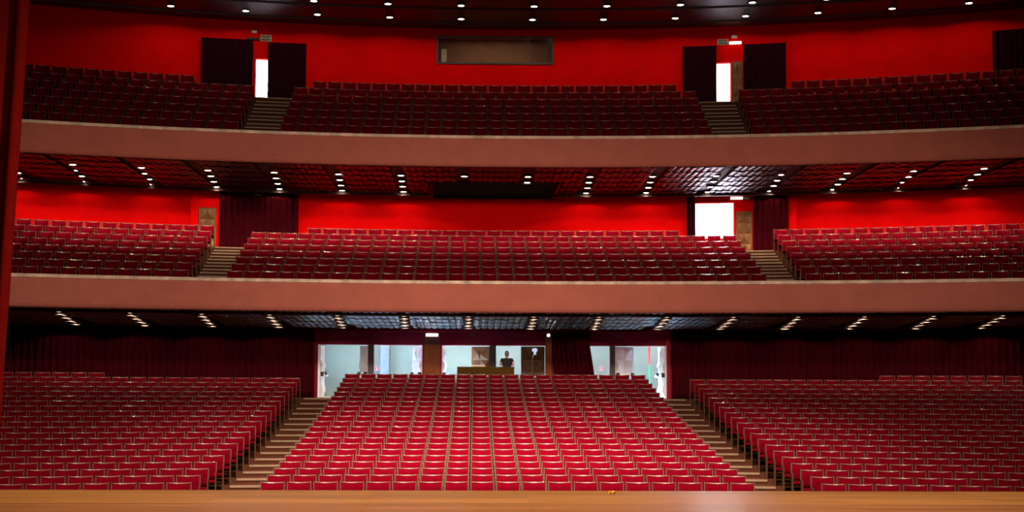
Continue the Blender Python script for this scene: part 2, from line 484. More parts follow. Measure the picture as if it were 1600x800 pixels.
# middle wall
wx0, wx1, wz0, wz1 = X_(679, 296, WM), X_(862, 296, WM), Z_(770, 309.5, WM), ZUB + .85
m_r = rect(1087, 1147, 317, 366, WM); m_r = (m_r[0], m_r[1], m_r[2] - .15, m_r[3])
wall('wall_middle', M['red_wall'], WM, .25, -XW, XW, LB[-1][1] - 1.0, ZUB + 1.0, [m_r, (wx0, wx1, wz0, wz1)])
# stalls back wall with four pairs of doors
dz0, dz1 = FZ, Z_(780, 540, WS)
def dx(px): return X_(px, 565, WS)
openings = [(499, 575), (584, 660), (690, 765), (775, 852), (921, 953), (961, 1041)]
wall('wall_back', M['dark_red'], WS, .22, -XW, XW, FZ - .2, low_z(WS) + .2, [(dx(a), dx(b), dz0, dz1) for a, b in openings])
# side walls close the hall
for sx, nm in ((-1, 'wall_left'), (1, 'wall_right')):
    mb = MB(); x = sx * XW
    mb.box(min(x, x + sx * .3), max(x, x + sx * .3), 21, 60, -2.2, CZ + .3)
    struct(mb.build(nm, M['red_wall']))

# corridor behind the stalls doors
room('corridor_wall', M['white_wall'], M['corr_floor'], -8.6, 8.9, WS + .22, 56.0, FZ, 3.9)
for xx in (-4.5, -1.2, 2.2, 6.0):
    p = C(xx, 54.6, 3.8); area('corridor_light', p, (p.x, p.y - .4, 0), CORR_W, 2.2, .5, (1, .97, .72))
    p2 = C(xx, 53.5, 3.8); spot('corridor_daylight_spot', p2, (p2.x, p2.y - .2, 0), CORR_W * 1000, 46, .4, (.36, .62, 1), .1)  # added spot in place of daylight, bounces off the floor onto the tiles
def foyer(nm, h, y0, z0):
    xc = (h[0] + h[1]) / 2
    room(nm, M['foyer'], M['corr_floor'], xc - 1.6, xc + 1.6, y0 + .25, y0 + 3.4, z0, h[3] + .6)
    p = C(xc, y0 + 2.0, h[3] + .5); area('foyer_light', p, (p.x, p.y + .25, 0), FOYER_W, 2.4, 1.6, (.80, .88, 1))
foyer('foyer_wall_upper_left', u_l, WU, UF); foyer('foyer_wall_upper_right', u_r, WU, UF)
foyer('foyer_wall_middle', m_r, WM, LB[-1][1])

# concrete pillar in the corridor
xa, xb = X_(594, 560, 55.2), X_(608, 560, 55.2)
mb = MB(); mb.cbox(xa, xb, 55.2, 55.9, FZ, 3.9); struct(bevel(mb.build('pillar', M['concrete']), .02))
# wooden piers between the doors, door jamb post, lintel ledges
for k, (a, b) in enumerate(((663, 687), (852, 862))):
    mb = MB(); mb.cbox(X_(a, 560, WS - .1), X_(b, 560, WS - .1), WS - .10, WS - .001, FZ, Z_(780, 524, WS)); struct(mb.build('trim_%d' % (k + 1), M['pillar_wood']))
for k, (a, b) in enumerate(((496, 858), (921, 1048))):
    mb = MB(); mb.cbox(X_(a, 520, WS - .12), X_(b, 520, WS - .12), WS - .14, WS - .001, Z_(780, 520, WS), Z_(780, 517.5, WS)); struct(mb.build('trim_%d' % (k + 3), M['dark_red']))
mb = MB(); mb.cbox(X_(1042, 560, WS - .2), X_(1048, 560, WS - .2), WS - .2, WS - .001, FZ, Z_(780, 518, WS)); struct(mb.build('trim_5', M['dark_red']))
for k, (a, b) in enumerate(((575, 584), (765, 775), (953, 961))):
    mb = MB(); mb.cbox(dx(a) + .01, dx(b) - .01, WS - .04, WS - .001, FZ, dz1); struct(mb.build('trim_%d' % (k + 6), M['black']))

for k, (xa, xb) in enumerate(((-XW, NOTCH[0]), (NOTCH[1], XW))):
    mb = MB(); mb.cbox(xa, xb, 54.44, 54.56, ZUB - .10, ZUB + .13); struct(mb.build('trim_%d' % (9 + k), M['ceiling']))  # added rib, keeps lamp light off the top of the wall
# recess in the tiled ceiling in front of the projection window of the middle wall
na, nb, ny = NOTCH; nz = ZUB + .95
mb = MB()
mb.cbox(na - .08, na, ny, WM, ZUB - .02, nz); mb.cbox(nb, nb + .08, ny, WM, ZUB - .02, nz)
booth = struct(mb.build('ceiling_recess', M['dark_red']))
mb = MB(); mb.cbox(na, nb, ny - .08, ny, ZUB - .02, nz); mb.cbox(na - .08, nb + .08, ny - .08, WM, nz, nz + .08); mb.build('recess_top', M['slot'], booth)
room('booth_interior', M['black'], M['black'], wx0 - .3, wx1 + .3, WM + .26, WM + 2.0, wz0 - .5, wz1 + .1)
def frame(h, y0, t, d, mt, name, parent=None):
    mb = MB(); x0, x1, z0, z1 = h
    mb.cbox(x0 - t, x0 + .02, y0 - d, y0 + .12, z0 - t, z1 + t); mb.cbox(x1 - .02, x1 + t, y0 - d, y0 + .12, z0 - t, z1 + t)
    mb.cbox(x0 + .02, x1 - .02, y0 - d, y0 + .12, z0 - t, z0 + .02); mb.cbox(x0 + .02, x1 - .02, y0 - d, y0 + .12, z1 - .02, z1 + t)
    return mb.build(name, mt, parent)
w1 = struct(frame((wx0, wx1, wz0, wz1), WM, .04, .03, M['win_frame'], 'window_1'))
mb = MB(); mb.sweep(wx0, wx1, [(WM + .19, wz0), (WM + .198, wz0), (WM + .018, wz1), (WM + .01, wz1)]); mb.build('window_pane', M['glass'], w1)
mb = MB(); mb.cbox(wx0 + .05, wx1 - .05, WM - .07, WM - .031, wz0 - .03, wz0 + .005); mb.build('window_sill', M['frame_wood'], w1)
for k, (a, b) in enumerate(((298, 309), (1233, 1246))):
    mb = MB(); mb.cbox(X_(a, 330, WM - .2), X_(b, 330, WM - .2), WM - .2, WM - .001, LB[-1][1], ZUB - .12); struct(mb.build('trim_%d' % (11 + k), M['red_wall']))
for k, (a, b) in enumerate(((496.5, 499.5), (1040.5, 1042.5))):
    mb = MB(); mb.cbox(X_(a, 580, WS - .05), X_(b, 580, WS - .05), WS - .05, WS - .001, FZ, dz1); struct(mb.build('trim_%d' % (13 + k), M['chrome']))
# projection window of the upper wall with its small room
w2 = struct(frame(u_win, WU, .05, .05, M['win_frame'], 'window_2'))
mb = MB(); mb.sweep(u_win[0], u_win[1], [(WU + .22, u_win[2]), (WU + .228, u_win[2]), (WU + .028, u_win[3]), (WU + .02, u_win[3])]); mb.build('window_pane', M['glass'], w2)
rm = room('booth_room_wall', M['booth_brown'], M['booth_brown'], u_win[0] - .4, u_win[1] + .4, WU + .26, WU + 2.0, u_win[2] - .6, u_win[3] + .4)
area('booth_room_light', C((u_win[0] + u_win[1]) / 2, WU + 1.0, u_win[3] + .35), C((u_win[0] + u_win[1]) / 2, WU + 1.2, 0), 16, 3, .4, (1, .8, .55))
p = at(693.5, 98, WU + 1.4)
t = empty('white_cabinet', C(p.x, WU + 1.4, u_win[2] - .58), ang(p.x))
tag(t, 'narrow white cabinet standing inside the upper projection window', 'cabinet')
mb = MB(); mb.box(-.11, .11, -.15, .15, 0, 1.42); bevel(mb.build('body', M['sign_cream'], t), .01)
mb = MB(); mb.box(.07, .085, -.17, -.15, .8, .98); mb.build('handle', M['black'], t)

# ------------------------------------------------------------------ aisle stairs
def stairs(label, rows, sub, edge_l, edge_r, nos=.05):
    """edge_l/edge_r: (x at front, x at back)"""
    y0a, y0b = rows[0][0], rows[-1][0]
    def ex(e, y): return e[0] + (e[1] - e[0]) * (y - y0a) / (y0b - y0a)
    mb = MB(); noses = []
    for i in range(len(rows)):
        y, z = rows[i]; yf = y - .55
        zp = rows[i - 1][1] if i else z - (rows[1][1] - rows[0][1])
        if sub == 2 and i:
            d = rows[i][0] - rows[i - 1][0]; zh = (z + zp) / 2
            mb.cbox(ex(edge_l, yf), ex(edge_r, yf), yf - d * .42, yf + .02, zp, zh)
            noses.append((yf - d * .42, zh))
        noses.append((yf, z))
    if not mb.v:
        for i, (y, z) in enumerate(rows):
            mb.cbox(ex(edge_l, y), ex(edge_r, y), y - .56, y - .2, z - .06, z + .006)
    o = struct(mb.build('aisle_stairs', M['carpet']), label, 'stairs')
    for (yf, z) in noses:
        q = MB(); q.cbox(ex(edge_l, yf) + .02, ex(edge_r, yf) - .02, yf - .018, yf + .07, z - .035, z + .012)
        q.build('nosing', M['nosing'], o)
    return o
CEN = 5.225
stairs('carpeted stairs of the stalls aisle left of the centre block', ST, 1, (-6.55, -6.55), (-CEN, -CEN))
stairs('carpeted stairs of the stalls aisle right of the centre block', ST, 1, (CEN, CEN), (6.53, 6.53))
def e2(a, ya, b, yb, rows): return (X_(a, ya, rows[0][0]), X_(b, yb, rows[-2][0]))
L_Lr = e2(296, 425, 331, 366, LB); L_Cl = e2(353, 430, 392, 368, LB); L_Cr = e2(1199, 432, 1152, 370, LB); L_Rl = e2(1257, 432, 1214, 366, LB)
U_Lr = e2(374, 196, 398, 139, UB); U_Cl = e2(437, 200, 459, 143, UB); U_Cr = e2(1113, 204, 1088, 145, UB); U_Rl = e2(1173, 202, 1153, 142, UB)
stairs('lower balcony stairs left of the centre seats, dark curtain above', LB, 2, L_Lr, L_Cl)
stairs('lower balcony stairs right of the centre seats, below the bright doorway', LB, 2, L_Cr, L_Rl)
stairs('upper balcony stairs left of the centre seats', UB, 2, U_Lr, U_Cl)
stairs('upper balcony stairs right of the centre seats', UB, 2, U_Cr, U_Rl)

# ------------------------------------------------------------------ theatre seats
W2 = .23
def seat_parts():
    """dict part -> MB, seat centred on x=0, back plane y=0, facing -y, floor z=0"""
    out = {}
    n = 8
    def rec(u, z): return .07 * (1 - u * u) + (z - .44) * .18
    mb = MB(); vs = []; fs = []
    for i in range(n + 1):
        u = -1 + 2 * i / n; x = u * W2
        zt = .838 - .030 * (1 - u * u)
        col = []
        for z in (.45, .55, .70, zt):
            col.append((x, rec(u, z) - .012 * math.sin(PI * (z - .45) / .4), z))
        col.append((x, rec(u, zt) + .05, zt)); col.append((x, rec(u, .45) + .06, .45))
        vs += col
    k = 6
    for i in range(n):
        for j in range(k):
            j2 = (j + 1) % k
            fs.append((i * k + j, i * k + j2, (i + 1) * k + j2, (i + 1) * k + j))
    fs.append(tuple(range(k))); fs.append(tuple(n * k + j for j in range(k))[::-1])
    mb.add(vs, fs); out['backrest'] = mb
    mb = MB(); vs = []; fs = []
    for i in range(n + 1):
        u = -1 + 2 * i / n; x = u * W2
        zb = .838 - .030 * (1 - u * u); h = .010 + .022 * (1 - u * u)
        y = rec(u, zb)
        vs += [(x, y - .006, zb), (x, y + .004, zb + h * .75), (x, y + .025, zb + h), (x, y + .056, zb + h * .8), (x, y + .056, zb)]
    k = 5
    for i in range(n):
        for j in range(k):
            j2 = (j + 1) % k
            fs.append((i * k + j, i * k + j2, (i + 1) * k + j2, (i + 1) * k + j))
    fs.append(tuple(range(k))); fs.append(tuple(n * k + j for j in range(k))[::-1])
    mb.add(vs, fs); out['top_trim'] = mb
    mb = MB(); mb.prism_x(-W2, W2, [(-.40, .385), (-.425, .41), (-.42, .445), (-.38, .465), (.03, .44), (.03, .37), (-.2, .36)]); out['seat_cushion'] = mb
    for s in (-1, 1):
        mb = MB(); xc = s * .2455
        mb.prism_x(xc - .011, xc + .011, [(-.36, 0), (-.30, 0), (-.29, .24), (-.05, .24), (-.03, 0), (.06, 0), (.09, .44), (.165, .852), (.085, .852), (.03, .62), (-.36, .62)])
        out['side_panel' + ('' if s < 0 else '2')] = mb
    return out
SP = seat_parts()
SM = {'backrest': 'red_fabric', 'top_trim': 'trim', 'seat_cushion': 'red_fabric', 'side_panel': 'frame_wood', 'side_panel2': 'frame_wood'}
seats = []      # (x, y0, z, block, row, index from aisle)
def add_row(block, row, y0, z, xa, xb, anchor, ref):
    """fills xa..xb with seats; anchor = 'l','r' or 'c' """
    n = int(round((xb - xa) / .55)) if anchor == 'c' else int((xb - xa) / .55)
    p = (xb - xa) / n if anchor == 'c' else .55
    for i in range(n):
        x = xa + (i + .5) * p if anchor != 'r' else xb - (i + .5) * p
        seats.append((x, y0, z, block, row, i))
for r, (y, z) in enumerate(ST):
    add_row('centre', r, y, z, -CEN, CEN, 'c', 0)
    lim = 12.3 + (y - 30) * .37
    if r < 20:
        add_row('left', r, y, z, -lim, -6.58, 'r', 0); add_row('right', r, y, z, 6.56, lim + .3, 'l', 0)
    else:
        add_row('left', r, y, z, -19.5, X_(165, 583, y), 'r', 0); add_row('right', r, y, z, X_(1373, 586, y), 19.8, 'l', 0)
def lerp_e(e, rows, y): return e[0] + (e[1] - e[0]) * (y - rows[0][0]) / (rows[-2][0] - rows[0][0])
for nm, rows, Lr, Cl, Cr, Rl, last in (('lower balcony', LB, L_Lr, L_Cl, L_Cr, L_Rl, ((None), (480, 1062), (None))), ('upper balcony', UB, U_Lr, U_Cl, U_Cr, U_Rl, (305, (488, 1058), 1235))):
    for r, (y, z) in enumerate(rows):
        a, b, c, d = (lerp_e(e, rows, y) for e in (Lr, Cl, Cr, Rl))
        if r == len(rows) - 1:
            py = 358 if rows is LB else 130
            b, c = X_(last[1][0], py, y), X_(last[1][1], py, y)
            if last[0]: a = X_(last[0], py - 8, y); d = X_(last[2], py - 6, y)
        add_row(nm + ' centre', r, y, z, b, c, 'c', 0)
        add_row(nm + ' left', r, y, z, -20.5, a, 'r', 0)
        add_row(nm + ' right', r, y, z, d, 20.8, 'l', 0)
def seat_visible(s):
    P = C(s[0], s[1], s[2] + .8); px, py = proj(P)
    return -12 < px < 1612
vis = [s for s in seats if seat_visible(s)]
vis.sort(key=lambda s: (C(s[0], s[1], s[2] + .8) - CAM).length)
single = [s for s in vis if s[3] in ('left', 'right', 'centre')]
single.sort(key=lambda s: (s[4], (C(s[0], s[1], s[2]) - CAM).length))
single = set(single[:300])
base_mesh = {}
for k, mbk in SP.items():
    me = mbk.mesh(k.rstrip('2'), M[SM[k]]); base_mesh[k] = me
    if k in ('top_trim', 'backrest'):
        for p in me.polygons: p.use_smooth = len(p.vertices) == 4
ROWW = ['front', 'second', 'third', 'fourth', 'fifth', 'sixth', 'seventh', 'eighth', 'ninth', 'tenth']
proto = None
for s in sorted(single, key=lambda s: (s[4], s[3], s[5])):
    x, y0, z, blk, row, idx = s
    root = bpy.data.objects.new('theatre_seat', None); COL.objects.link(root)
    root.empty_display_size = .2
    root.location = C(x, y0, z); root.rotation_euler = (0, 0, ang(x))
    where = 'left aisle' if blk == 'centre' else 'aisle'
    root['label'] = 'red theatre seat, %s row of the %s stalls block, %s from its %s' % (ROWW[row], blk, ORD[idx], where)
    root['category'] = 'theatre seat'
    root['group'] = 'red theatre seats in the front rows of the stalls'
    if proto is None:
        proto = []
        for k, me in base_mesh.items():
            o = bpy.data.objects.new(k.rstrip('2'), me); COL.objects.link(o); proto.append((k, o))
            o.parent = root
        back = [o for k, o in proto if k == 'backrest'][0]
        for k, o in proto:
            if k == 'top_trim':
                o.parent = back; o['label'] = 'shiny tan strip along the dipped top edge'
            if k.startswith('side_panel'): o['label'] = 'tan wooden side panel with armrest'
    else:
        bk = None
        for k, o in proto:
            c = o.copy(); COL.objects.link(c)
            if k == 'backrest': bk = c
            c.parent = bk if k == 'top_trim' else root
# the rest of the seats as one object
rest = [s for s in seats if s not in single and -60 < proj(C(s[0], s[1], s[2] + .8))[0] < 1660]
V = []; Fs = []; MI = []; SMO = []
mats = ['red_fabric', 'trim', 'frame_wood']
tmpl = []
for k, mbk in SP.items():
    me = base_mesh[k]
    tmpl.append(([tuple(v.co) for v in me.vertices], [tuple(p.vertices) for p in me.polygons], mats.index(SM[k]), k in ('top_trim', 'backrest')))
for (x, y0, z, blk, row, idx) in rest:
    P = C(x, y0, z); a = ang(x); ca, sa = math.cos(a), math.sin(a)
    for vs, fs, mi, sm in tmpl:
        n = len(V)
        V += [(P.x + ca * v[0] - sa * v[1], P.y + sa * v[0] + ca * v[1], P.z + v[2]) for v in vs]
        Fs += [tuple(i + n for i in f) for f in fs]
        MI += [mi] * len(fs); SMO += [sm and len(f) == 4 for f in fs]
me = bpy.data.meshes.new('theatre_seat_rows'); me.from_pydata(V, [], Fs)
for nmt in mats: me.materials.append(M[nmt])
me.polygons.foreach_set('material_index', MI); me.polygons.foreach_set('use_smooth', SMO); me.update()
o = bpy.data.objects.new('theatre_seat_rows', me); COL.objects.link(o)
tag(o, 'all the further rows of red theatre seats in the stalls and both balconies', 'theatre seats', None, 'stuff')

# ------------------------------------------------------------------ downlights
def lamp_meshes(r, nm, lens_mat):
    a = MB(); a.lathe([(r * 1.25, .03), (r * 1.25, -.02), (r * 1.02, -.035), (r * 1.0, -.01), (r * 1.0, .03)], 14)
    b = MB(); b.lathe([(r * .98, -.005), (r * .9, -.02), (r * .6, -.034), (r * .2, -.04), (.005, -.041)], 14)
    c = MB(); c.box(-.18, .18, .135, .145, -.115, .02)
    return a.mesh('trim_ring', M['black']), b.mesh('lens', lens_mat), c.mesh('baffle', M['baffle'])
LM_mid = lamp_meshes(.13, 'mid', M['lamp_hot']); LM_low = lamp_meshes(.105, 'low', M['lamp_mid']); LM_up = lamp_meshes(.13, 'up', M['lamp_hot'])
def downlight(P, meshes, label, group, power, cone, baffle=True):
    root = empty('downlight', P)
    tag(root, label, 'downlight', group)
    a = bpy.data.objects.new('trim_ring', meshes[0]); COL.objects.link(a); a.parent = root
    b = bpy.data.objects.new('lens', meshes[1]); COL.objects.link(b); b.parent = root; b['label'] = 'glowing lens'
    if baffle:
        c = bpy.data.objects.new('baffle', meshes[2]); COL.objects.link(c); c.parent = root
    if power:
        l = bpy.data.lights.new('downlight_beam', 'SPOT'); l.energy = power; l.color = (1, .80, .62)
        l.spot_size = math.radians(cone); l.spot_blend = .15; l.shadow_soft_size = .03
        lo = bpy.data.objects.new('downlight_beam', l); COL.objects.link(lo); lo.location = (0, 0, -.055); lo.parent = root
STRIP = ['leftmost'] + ['%s' % ORD[i] for i in range(1, 16)]
POS = ['frontmost', 'second', 'third', 'rearmost']
for i, (xa, xb) in enumerate(mid_x):
    for k in range(4):
        x = xa + (xb - xa) * k / 3; y = YMF + (YMBK - YMF) * k / 3
        if i == 0 and k < 2: continue
        if y > NOTCH[2] - .1 and NOTCH[0] - .2 < x < NOTCH[1] + .2: continue
        if i in (7,) and k > 0: continue
        downlight(C(x, y, ZUB + .045), LM_mid, 'small lit downlight under the upper balcony, %s of the %s strip from the left' % (POS[k], 'first' if i == 0 else ORD[i]),
                  'downlights under the upper balcony', MID_W * (6.5, 5, 3.2, .6)[k], 144, False)
for i, (xa, xb) in enumerate(low_x):
    for k in range(4):
        x = xa + (xb - xa) * k / 3; y = YLF + (YLBK - YLF) * k / 3
        downlight(C(x, y, low_z(y) + .045), LM_low, 'dim warm downlight under the lower balcony, %s of the %s strip from the left' % (POS[k], ORD[i]),
                  'downlights under the lower balcony', LOW_W, 150)
up_px = [(267, 6, None), (384, 12.5, None), (496, 18, 372), (609, 22, 2), (720.5, 25, 4), (832, 28, 6), (943, 27, 6), (1055, 25.5, 4), (1165, 20.5, 1), (1278, 15.5, None), (1394, 9.5, None), (1514, 3, None)]
YU1, YU2 = 54.25, 52.3
for i, (px, py, p2) in enumerate(up_px):
    x1 = X_(px, py, YU1)
    slot = MB(); slot.box(-.13, .13, -4.2, 1.1, -.012, .02)
    so = slot.build('light_slot', M['slot']); so.location = C(x1, YU1, CZ - .01); so.rotation_euler = (0, 0, ang(x1) * .5); struct(so)
    for k, yy in enumerate((YU1, YU2)):
        x = x1 * (1 - .012 * k)
        downlight(C(x, yy, CZ - .035), LM_up, 'ceiling downlight above the upper balcony, %s row, %s lamp from the left' % (('rear', 'front')[k], ORD[i]),
                  'downlights in the top ceiling', UP_W, 166, False)

# ------------------------------------------------------------------ curtains
def curtain(name, mt, x0, x1, y0, z0, z1, label, fold=.22, depth=.07, gather=None, group=None, straight=False, arc=False):
    """hanging cloth with folds; gather = function(t from top 0..1) -> (xmin, xmax) factors"""
    cx = (x0 + x1) / 2
    root_loc = C(cx, y0, z0); a = ang(cx) if not (straight or arc) else 0
    w_ = x1 - x0; nf = max(2, int(w_ / fold)); nx = nf * 6; nz = 10
    vs = []; fs = []
    rnd = random.Random(int(abs(x0) * 97))
    ph = [rnd.uniform(.6, 1.3) for _ in range(nf + 1)]
    for side in (0, 1):
        for j in range(nz + 1):
            t = j / nz; z = (z1 - z0) * (1 - t)
            g0, g1 = gather(t) if gather else (0, 1)
            for i in range(nx + 1):
                u = i / nx
                f = nf * u; amp = depth * ph[int(min(nf, f))] * (.6 + .4 * t)
                x = -w_ / 2 + w_ * (g0 + (g1 - g0) * u)
                y = amp * math.sin(2 * PI * f) + .02 * math.sin(5 * u + 2 * t)
                if arc: y -= sag(cx + x) - sag(cx)
                vs.append((x, y + side * .015, z))
    N = (nx + 1) * (nz + 1)
    for j in range(nz):
        for i in range(nx):
            q = j * (nx + 1) + i
            fs.append((q, q + 1, q + nx + 2, q + nx + 1)); fs.append((N + q, N + q + nx + 1, N + q + nx + 2, N + q + 1))
    for i in range(nx):
        fs.append((i, N + i, N + i + 1, i + 1)); q = nz * (nx + 1) + i; fs.append((q, q + 1, N + q + 1, N + q))
    for j in range(nz):
        q = j * (nx + 1); fs.append((q, q + nx + 1, N + q + nx + 1, N + q)); q += nx; fs.append((q, N + q, N + q + nx + 1, q + nx + 1))
    mb = MB(); mb.add(vs, fs)
    o = mb.build(name, mt, smooth=True); o.location = root_loc; o.rotation_euler = (0, 0, a)
    return tag(o, label, 'curtain', group)
G = 'dark curtains along the back walls'
yS = WS - .28
zt = low_z(WS) - .06
def cpx(a, b, ym, y0): return X_(a, ym, y0), X_(b, ym, y0)
# stalls: long curtains, in panels following the curve
for side, (a, b) in (('left', (-30, 492)), ('right', (1050, 1630))):
    x0, x1 = cpx(a, b, 550, yS)
    curtain('back_curtain', M['curtain'], x0, x1, yS - .02, FZ + .02, zt, 'long dark red curtain along the back wall behind the %s stalls block' % side, group=G, arc=True)
xa, xb = cpx(862, 925, 550, yS - .1)
curtain('door_curtain', M['curtain'], xa, xb, yS - .1, FZ + .02, zt - .02, 'dark red gathered curtain between the central door and the right pair of doors', .16, .08, lambda t: (0 + .22 * max(0, t - .35), .95 + .25 * max(0, t - .2)), G)
# middle
yMc = WM - .3
xa, xb = cpx(341, 467, 340, yMc); curtain('wall_curtain', M['curtain'], xa, xb, yMc, LB[-1][1] + .02, ZUB - .1, 'dark red curtain at the top of the left lower balcony stairs', group=G)
xa, xb = cpx(1177, 1231, 340, yMc); curtain('wall_curtain', M['curtain'], xa, xb, yMc, LB[-1][1] + .02, ZUB - .1, 'dark purple curtain right of the wooden door beside the bright doorway', group=G)
xa, xb = cpx(1073, 1086, 340, yMc); curtain('wall_curtain', M['black_curtain'], xa, xb, yMc, LB[-1][1] + .02, Z_(1080, 303, WM), 'narrow black curtain on the left edge of the bright lower balcony doorway', .15, .04, group=G)
# upper
yUc = WU - .2
for (a, b, t_, lb) in ((313, 396, 60, 'dark curtain left of the bright slot doorway above the left upper stairs'), (418, 479, 67, 'dark curtain right of the bright slot doorway above the left upper stairs'),
                   (1066, 1120, 72, 'dark curtain left of the bright slot doorway above the right upper stairs'), (1161, 1229, 68, 'dark purple curtain right of the bright slot doorway above the right upper stairs'),
                   (1549, 1612, 46, 'dark curtain at the far right end of the upper balcony wall')):
    xa, xb = cpx(a, b, 100, yUc); curtain('wall_curtain', M['black_curtain'], xa, xb, yUc, UF + .02, Z_((a + b) / 2, t_, yUc), lb, .2, .05, group=G)
# stage curtain at the left edge
P = at(27, 200, 17.5)
px0 = P.x
curtain('stage_curtain', M['stage_curtain'], px0 - 1.3, px0, 17.5 + sag(px0), .02, 8.5, 'tall red stage curtain hanging at the left edge of the picture', .3, .09, lambda t: (0, 1 - .29 * max(0, t - .25)), straight=True)
bpy.data.objects['stage_curtain'].location = (px0 - .65, 17.5, .02)

# ------------------------------------------------------------------ relief doors
def relief_leaf(name, hinge, y0, z0, z1, L, sgn, a_deg, mt, label=None, bar=True):
    """leaf hinged at x=hinge; sgn=+1 leaf runs to +x when closed; opens away from the hall"""
    o = empty(name, C(hinge, y0, z0), ang(hinge) + sgn * math.radians(a_deg))
    struct(o, label, 'door' if label else None)
    h = z1 - z0
    mb = MB()
    x0, x1 = (0, L) if sgn > 0 else (-L, 0)
    mb.box(x0, x1, 0, .04, 0, h); mb.build('leaf', mt, o)
    rl = MB(); nc, nr = 2, 4; fx = (L - .08) / nc; fz = (h - .1) / nr
    for i in range(nc):
        for j in range(nr):
            a = x0 + .04 + i * fx; c = .05 + j * fz; e = .006
            px = a + (fx * .85 if (i + j) % 2 else fx * .15)
            for yb, yp in ((0.0, -.07), (.04, .11)):
                rl.add([(a + e, yb, c + e), (a + fx - e, yb, c + e), (a + fx - e, yb, c + fz - e), (a + e, yb, c + fz - e), (px, yp, c + fz / 2)],
                       [(0, 1, 4), (1, 2, 4), (2, 3, 4), (3, 0, 4), (0, 3, 2, 1)])
    rl.build('relief_panel', mt, o)
    if bar:
        b = MB(); zb = h * .44
        xa, xb = x0 + .1 * L, x1 - .1 * L
        b.tube([(xa, .02, zb), (xa, .16, zb), (xa + .05, .2, zb - .05), (xb - .05, .2, zb - .05), (xb, .16, zb), (xb, .02, zb)], .022, 8)
        b.tube([(xa, -.02, zb), (xa, -.12, zb), (xa + .05, -.15, zb - .05), (xb - .05, -.15, zb - .05), (xb, -.12, zb), (xb, -.02, zb)], .022, 8)
        pb = b.build('push_bar', M['chrome'], o, smooth=True); pb['label'] = 'white push bar'
        k = MB()
        for xx in (xa, xb):
            k.box(xx - .04, xx + .04, -.11, .13, zb - .06, zb + .1)
        kb = k.build('bar_bracket', M['black'], pb)
    return o
yD = WS + .16
leaves = [(500, 1, 78, 'door_pale', 'pale relief door leaf standing open at the far left doorway'), (574, -1, 70, 'door_pale', 'pale open door leaf on the left side of the first dark post'),
          (659, -1, 65, 'door_pale', 'white faceted open door leaf left of the wooden pier'), (691, 1, 81, 'door_pale', 'open door leaf just right of the wooden pier, seen edge on'),
          (764, -1, 38, 'door_wood', 'brown faceted door leaf half open behind the desk'), (851, -1, 2, 'door_dark', 'closed dark brown door leaf behind the tripod stand'),
          (962, 1, 34, 'door_pale', 'pale faceted door leaf half open right of the gathered curtain'), (1040, -1, 72, 'door_pale', 'pale open door leaf at the far right doorway')]
for i, (hx, sgn, a, mt, lb) in enumerate(leaves):
    L = .86 if i == 5 else .80
    relief_leaf('door_%d' % (i + 1), dx(hx), yD - (.1 if i == 5 else 0), FZ + .01, dz1 - .03, L, sgn, a, M[mt], lb)
# balcony doors
h = rect(311, 339, 325, 385, WM); relief_leaf('door_9', h[0], WM - .12, LB[-1][1] + .01, h[3], h[1] - h[0], 1, 0, M['door_wood'], 'tan faceted wooden door left of the lower balcony curtain', False)
h = rect(1149, 1175, 331, 388, WM); relief_leaf('door_10', h[0], WM - .12, LB[-1][1] + .01, h[3], h[1] - h[0], 1, 0, M['door_wood'], 'tan faceted wooden door right of the bright lower balcony doorway', False)
h = rect(1142, 1160, 97, 150, WU); relief_leaf('door_11', h[0], WU - .12, UF + .01, h[3], h[1] - h[0], 1, 0, M['door_wood'], 'brown wooden door right of the bright upper doorway', False)

# ------------------------------------------------------------------ signs, emergency lamps
def text_obj(s, size, mt, parent, loc, name='lettering'):
    cu = bpy.data.curves.new('t', 'FONT'); cu.body = s; cu.size = size; cu.align_x = 'CENTER'; cu.align_y = 'CENTER'; cu.extrude = .003
    to = bpy.data.objects.new('t', cu); COL.objects.link(to)
    dg = bpy.context.evaluated_depsgraph_get()
    me = bpy.data.meshes.new_from_object(to.evaluated_get(dg)); me.name = name
    bpy.data.objects.remove(to)
    me.materials.clear(); me.materials.append(mt)
    o = bpy.data.objects.new(name, me); COL.objects.link(o); o.parent = parent
    o.location = loc; o.rotation_euler = (PI / 2, 0, 0)
    return o
def sign(name, h, y0, label, bg, fg, text=None, border=True, cat='sign', group=None):
    x0, x1, z0, z1 = h; xc = (x0 + x1) / 2; W = (x1 - x0); H = z1 - z0
    o = empty(name, C(xc, y0, (z0 + z1) / 2), ang(xc)); tag(o, label, cat, group)
    mb = MB(); mb.box(-W / 2, W / 2, -.03, 0, -H / 2, H / 2); mb.build('plate', bg, o)
    if border:
        t = H * .09; b = MB()
        b.box(-W / 2, W / 2, -.036, -.03, H / 2 - t, H / 2); b.box(-W / 2, W / 2, -.036, -.03, -H / 2, -H / 2 + t)
        b.box(-W / 2, -W / 2 + t, -.036, -.03, -H / 2 + t, H / 2 - t); b.box(W / 2 - t, W / 2, -.036, -.03, -H / 2 + t, H / 2 - t)
        b.build('border', fg, o)
    if text:
        text_obj(text, H * .62, fg, o, (0, -.033, 0))
    return o
